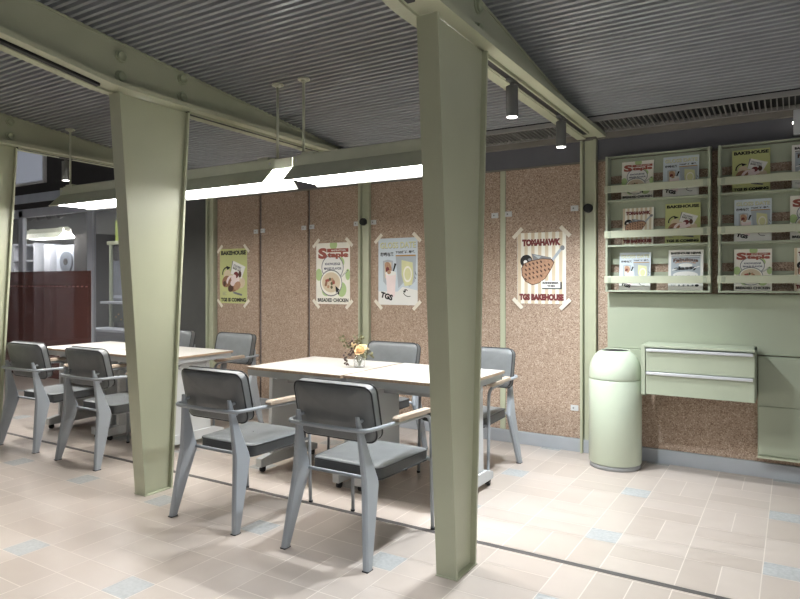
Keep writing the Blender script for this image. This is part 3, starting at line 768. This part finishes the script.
# ------------------------------------------------------------------ tables
def table(x0, x1, y0, y1, label):
    xc = (x0 + x1) / 2; t = thing('folding_table', label, 'table', (xc, (y0 + y1) / 2, 0), 0, 'white folding tables on castors'); h = (x1 - x0) / 2; d = (y1 - y0) / 2
    b = MB(); b.box((-h + .004, -d + .004, .750), (h - .004, d - .004, .7516), M['table']); b.box((-h, -d, .734), (h, d, .7510), M['edge']); tp = b.build('tabletop', t)
    b = MB(); b.box((-h + .012, -d + .006, .690), (h - .012, -d + .036, .734), M['apron']); b.box((-h + .012, d - .036, .690), (h - .012, d - .012, .734), M['apron'])
    for s in (-1, 1): b.box((s * (h - .024) - .012, -d + .036, .690), (s * (h - .024) + .012, d - .036, .734), M['apron'])
    b.build('apron', t, .002)
    for s in (-1, 1):
        xl = s * (h - .075); g = .016
        b = MB(); b.prism_x([(-.215, .105), (.165, .105), (.150, .69), (-.20, .69)], xl - g, xl + g, M['white_metal']); lg = b.build('leg', t, .003)
        for yy in (-.16, .11):
            for q in (-1, 1):
                b = MB(); b.cyl((xl + q * g, yy, .655), (xl + q * (g + .014), yy, .655), .014, M['chrome'], n=14); b.build('leg_bolt', lg)
        b = MB(); b.prism_x([(-.325, .040), (.300, .040), (.300, .085), (.20, .118), (-.22, .118), (-.325, .100)], xl - .026, xl + .026, M['white_metal']); ft = b.build('foot', t, .004)
        for yy in (-.285, .262):
            b = MB(); b.cyl((xl - .012, yy, .021), (xl + .012, yy, .021), .021, M['rubber'], n=18); b.box((xl - .016, yy - .010, .022), (xl + .016, yy + .016, .041), M['black']); b.build('castor', ft)
    b = MB(); b.box((-h + .09, -.04, .60), (h - .09, -.015, .69), M['apron']); b.build('crossbar', t, .003)
    return t
table(-3.295, -2.466, 3.275, 4.025, 'white-topped table standing under the vase of flowers')
table(-2.452, -1.662, 3.290, 4.040, 'white-topped table whose right end shows past the nearest column')
table(-5.045, -4.175, 3.275, 4.000, 'white-topped table showing to the right of the middle column')
table(-5.905, -5.058, 3.265, 3.990, 'white-topped table furthest left, behind two armchairs')

# ------------------------------------------------------------------ flowers
VX, VY, VZ = -2.585, 3.655, .752
t = thing('glass_jar', 'small clear glass jar vase holding flowers on the white table', 'vase', (VX, VY, VZ))
b = MB(); b.lathe([(.0, 0), (.034, 0), (.040, .006), (.041, .050), (.036, .062), (.031, .068), (.032, .078), (.0295, .078), (.028, .068), (.033, .061), (.038, .05), (.037, .008), (.0, .006)], (0, 0, 0), M['jar'], 32); b.build('jar', t)
def rose(p, r, mat, label, tilt):
    t = thing('rose', label, 'flower', p, 0, 'flowers in the jar')
    b = MB(); rnd = random.Random(int(r * 1e4))
    Tm = Matrix.Rotation(tilt[0], 4, 'X') @ Matrix.Rotation(tilt[1], 4, 'Y')
    for k in range(17):
        lay = k / 16; a = k * 2.4; rr = r * (.12 + .80 * lay); hh = r * (1.05 - .62 * lay); wd = r * (.42 + .40 * lay); open_ = .05 + .85 * lay
        G = []
        for j in range(5):
            row = []; f = j / 4
            for i in range(5):
                s = (i - 2) / 2; w = wd * math.sin(PI * (.18 + .64 * f)) * s
                rad = rr * (.30 + .70 * f ** .7) + r * .16 * open_ * f ** 3
                ang = a + w / max(rad, r * .25)
                z = -r * .35 + (hh + r * .35) * f - r * .22 * open_ * max(0, f - .75) * 4 * .5 - r * .10 * s * s * f
                row.append(Tm @ Vector((rad * math.cos(ang), rad * math.sin(ang), z)))
            G.append(row)
        vs = [p for row in G for p in row]; fs = [(j * 5 + i, j * 5 + i + 1, (j + 1) * 5 + i + 1, (j + 1) * 5 + i) for j in range(4) for i in range(4)]
        b.add(vs, fs, mat, True)
    o = b.build('petals', t)
    sd = o.modifiers.new('thick', 'SOLIDIFY'); sd.thickness = .0012
    q = Vector((VX, VY, VZ + .012)) - Vector(p)
    b = MB(); b.tube([Vector((0, 0, -r * .3)), Vector((q.x * .35, q.y * .35, q.z * .5)), Vector((q.x * .85, q.y * .85, q.z))], .0022, M['leaf'], 6); b.build('stem', t)
    return t
rose((VX + .030, VY - .022, VZ + .118), .050, M['rose'], 'large peach rose at the front of the flower jar', (.75, -.1))
rose((VX - .036, VY - .012, VZ + .148), .030, M['rosew'], 'small cream rosebud at the upper left of the flower jar', (.4, -.45))
rose((VX + .018, VY + .035, VZ + .128), .030, M['rosew'], 'cream rose behind the large peach rose in the jar', (-.2, .3))
def sprig(pts, label, kind):
    t = thing('dried_sprig', label, 'sprig', (VX, VY, VZ + .012), 0, 'sprigs in the jar')
    b = MB(); b.tube([Vector(p) for p in pts], .0015, M['leaf'], 6); b.build('stem', t)
    rnd = random.Random(len(label)); b = MB(); n = 24
    for k in range(n):
        f = .42 + .58 * k / (n - 1); i = f * (len(pts) - 1); i0 = min(int(i), len(pts) - 2); q = Vector(pts[i0]).lerp(Vector(pts[i0 + 1]), i - i0)
        q += Vector((rnd.uniform(-1, 1), rnd.uniform(-1, 1), rnd.uniform(-1, 1))) * .021
        if kind == 'berry': b.ball(q, rnd.uniform(.005, .009), M['berry'], 8)
        else:
            d = Vector((rnd.uniform(-1, 1), rnd.uniform(-1, 1), rnd.uniform(-.2, 1))).normalized() * rnd.uniform(.02, .034); sd = d.orthogonal().normalized() * .008
            b.add([q, q + d * .5 + sd, q + d, q + d * .5 - sd], [(0, 1, 2, 3)], M['leaf'])
    b.build('berries' if kind == 'berry' else 'leaves', t)
def off(a, c, z): return Vector((.852 * a + .524 * c, .524 * a - .852 * c, z))
sprig([(0, 0, 0), off(-.02, 0, .06), off(-.06, .01, .12), off(-.10, .02, .165), off(-.128, .02, .195)], 'long thin leafy twig reaching up to the left from the jar', 'leaf')
sprig([(0, 0, 0), off(-.015, .01, .06), off(-.05, .02, .10), off(-.078, .03, .085), off(-.086, .03, .04), off(-.082, .03, .012)], 'sprig of dark berries drooping to the left of the jar', 'berry')
sprig([(0, 0, 0), off(-.01, 0, .07), off(-.045, .0, .12), off(-.05, .0, .17)], 'upright sprig of dark berries left of the peach rose', 'berry')
sprig([(0, 0, 0), off(.004, -.01, .08), off(-.006, -.01, .15), off(.0, -.01, .205)], 'upright leafy twig behind the peach rose', 'leaf')
sprig([(0, 0, 0), off(.02, .01, .06), off(.065, .01, .085), off(.085, .01, .06)], 'short leafy sprig to the right of the peach rose', 'leaf')

# ------------------------------------------------------------------ glass partition at the left and the kitchen behind it
GY = 5.14
b = MB()
for x in (-10.6, -9.72, -8.02, -7.10): b.box((x - .055, GY - .03, 0), (x + .055, GY + .03, 2.40), M['frame'])
b.box((XL, GY - .03, 2.30), (-7.05, GY + .03, 2.42), M['frame']); b.box((XL, GY - .03, 0), (-7.05, GY + .03, .08), M['frame'])
struct(b.build('window_1', bevel=.004))
b = MB(); b.box((XL, 5.06, 2.50), (-7.06, 5.099, 2.62), M['screen']); struct(b.build('trim_5'))
b = MB(); b.box((XL, GY - .004, .08), (-7.05, GY + .004, 2.30), M['pane']); struct(b.build('window_2'))
b = MB(); b.box((XL, GY - .036, .0), (-7.98, GY - .0305, 1.505), M['film'])
x = XL
while x < -8.05: b.box((x, GY - .0372, 1.285), (x + .05, GY - .0361, 1.30), M['dots']); x += .10
tag(b.build('privacy_film'), 'red-brown film across the lower half of the glass partition at the left', 'film')
t = thing('wall_screen', 'pale grey screen with white frame on the dark wall above the glass partition', 'screen', (-9.62, 5.095, 2.76))
b = MB(); b.box((-.62, -.05, 0), (.62, 0, .70), M['white_metal']); b.build('frame', t, .004)
b = MB(); b.box((-.59, -.053, .03), (.59, -.05, .67), M['display']); b.build('display', t)
# kitchen behind the glass
def simple(name, lab, cat, loc, parts, group=None):
    t = thing(name, lab, cat, loc, 0, group)
    for pn, lo, hi, m in parts:
        b = MB(); b.box(lo, hi, m); b.build(pn, t, .004)
    return t
lamp(-12.0, -10.85, 6.5, 'pendant lamp added in place of a lamp reflection in the glass partition at the left', .13)  # lamp added behind the glass in place of a reflected one
simple('tall_appliance', 'tall white appliance with a dark round front behind the glass partition', 'appliance', (-11.17, 6.85, 0),
       [('body', (-.27, -.2, .0), (.27, .3, 2.02), M['screen'])])
o = bpy.context.scene.objects['tall_appliance']
b = MB(); b.cyl((.07, -.2, 1.72), (.07, -.23, 1.72), .19, M['room_grey'], n=32); b.cyl((.07, -.23, 1.72), (.07, -.24, 1.72), .06, M['room_dark'], n=20); b.build('round_front', o, .004)
simple('tall_cabinet', 'narrow pale cabinet left of the white appliance behind the glass', 'cabinet', (-11.75, 6.85, 0), [('body', (-.10, -.2, 0), (.10, .3, 2.05), M['frame'])])
simple('tall_cupboard', 'dark brown tall cupboard right of the white appliance behind the glass', 'cupboard', (-10.62, 6.85, 0),
       [('body', (-.26, -.2, 0), (.26, .3, 2.2), M['room_dark']), ('door', (-.25, -.215, .1), (.25, -.2, 2.15), M['room_dark'])])
t = thing('lighting_rail', 'black rail with black spot heads above the added lamp behind the glass', 'spotlight rail', (-11.1, 6.2, 2.52))
b = MB(); b.box((-.85, -.02, .04), (.85, .02, .07), M['black']); b.cyl((-.5, 0, .07), (-.5, 0, .235), .01, M['black'], n=10); b.cyl((.5, 0, .07), (.5, 0, .235), .01, M['black'], n=10); b.build('rail', t)
for k in range(5):
    x = -.6 + k * .3
    b = MB(); b.cyl((x, 0, .04), (x, 0, 0), .02, M['black'], n=10); b.cyl((x - .07, -.03, -.05), (x + .05, .02, .0), .055, M['black'], n=16); b.build('spot_head', t)
simple('green_sign', 'glowing green sign panel behind the glass next to the middle column', 'sign', (-9.72, 6.9, 2.02), [('panel', (-.30, -.04, 0), (.30, .0, .40), M['lime']), ('bracket', (-.28, .0, .1), (.28, .28, .3), M['room_dark'])])
simple('display_unit', 'blue-grey display unit in a green frame behind the glass beside the middle column', 'display unit', (-9.72, 6.85, 0),
       [('side_post', (-.37, -.06, 0), (-.31, .0, 2.0), M['green_board']), ('side_post', (.34, -.06, 0), (.40, .0, 2.0), M['green_board']), ('top_beam', (-.42, -.07, 2.0), (.45, .0, 2.06), M['green']),
        ('upper_panel', (-.30, -.03, 1.04), (.33, .0, 1.72), M['room_grey']), ('dark_panel', (-.30, -.03, 1.73), (.33, 0, 1.99), M['room_dark']),
        ('shelf', (-.34, -.25, .99), (.38, .0, 1.03), M['screen']), ('green_panel', (-.30, -.04, .66), (.33, 0, .985), M['board_dark']), ('counter', (-.5, -.45, .54), (.7, .0, .58), M['screen']),
        ('base', (-.45, -.40, 0), (.65, 0, .54), M['room_grey'])])
o = bpy.context.scene.objects['display_unit']
b = MB(); b.cyl((.02, -.03, 1.83), (.02, -.05, 1.83), .035, M['bulb'], n=16); b.build('small_lamp', o)
b = MB(); b.box((-.28, -.034, 1.08), (.3, -.031, 1.13), M['screen']); b.build('pale_stripe', o)
b = MB()
for k in range(6): b.ball((-.2 + .07 * k, -.042, .76 + .05 * math.sin(k * 2.1)), .022, M['leaf_print'], 8, (1, .1, .6))
b.build('leaf_picture', o)
for x, lab in ((-13.6, 'grey metal shelf unit furthest left behind the glass partition'), (-12.55, 'grey metal shelf unit left of the pale cabinet behind the glass')):
    simple('shelf_unit', lab, 'shelf unit', (x, 6.85, 0), [('upright', (-.38, -.2, 0), (-.34, .3, 2.1), M['frame']), ('upright', (.34, -.2, 0), (.38, .3, 2.1), M['frame'])] +
           [('shelf', (-.34, -.2, z), (.34, .3, z + .03), M['frame']) for z in (.15, .75, 1.35, 1.75, 2.05)])

# ------------------------------------------------------------------ light, camera, view
w = bpy.data.worlds.new('World'); bpy.context.scene.world = w; w.use_nodes = True
w.node_tree.nodes['Background'].inputs['Color'].default_value = (.93, .96, 1, 1)
w.node_tree.nodes['Background'].inputs['Strength'].default_value = .40
cd = bpy.data.cameras.new('camera'); cam = bpy.data.objects.new('camera', cd); C.objects.link(cam)
cam.location = (0, 0, 1.34); cam.rotation_euler = (PI / 2, 0, math.atan(395 / 641.0))
cd.sensor_width = 36; cd.lens = 641 / 800 * 36; cd.shift_y = -16.5 / 800; cd.clip_start = .05
sc = bpy.context.scene; sc.camera = cam
sc.view_settings.view_transform = 'Standard'; sc.view_settings.look = 'None'; sc.view_settings.exposure = 0.45; sc.view_settings.gamma = 1.0; sc.view_settings.use_curve_mapping = False
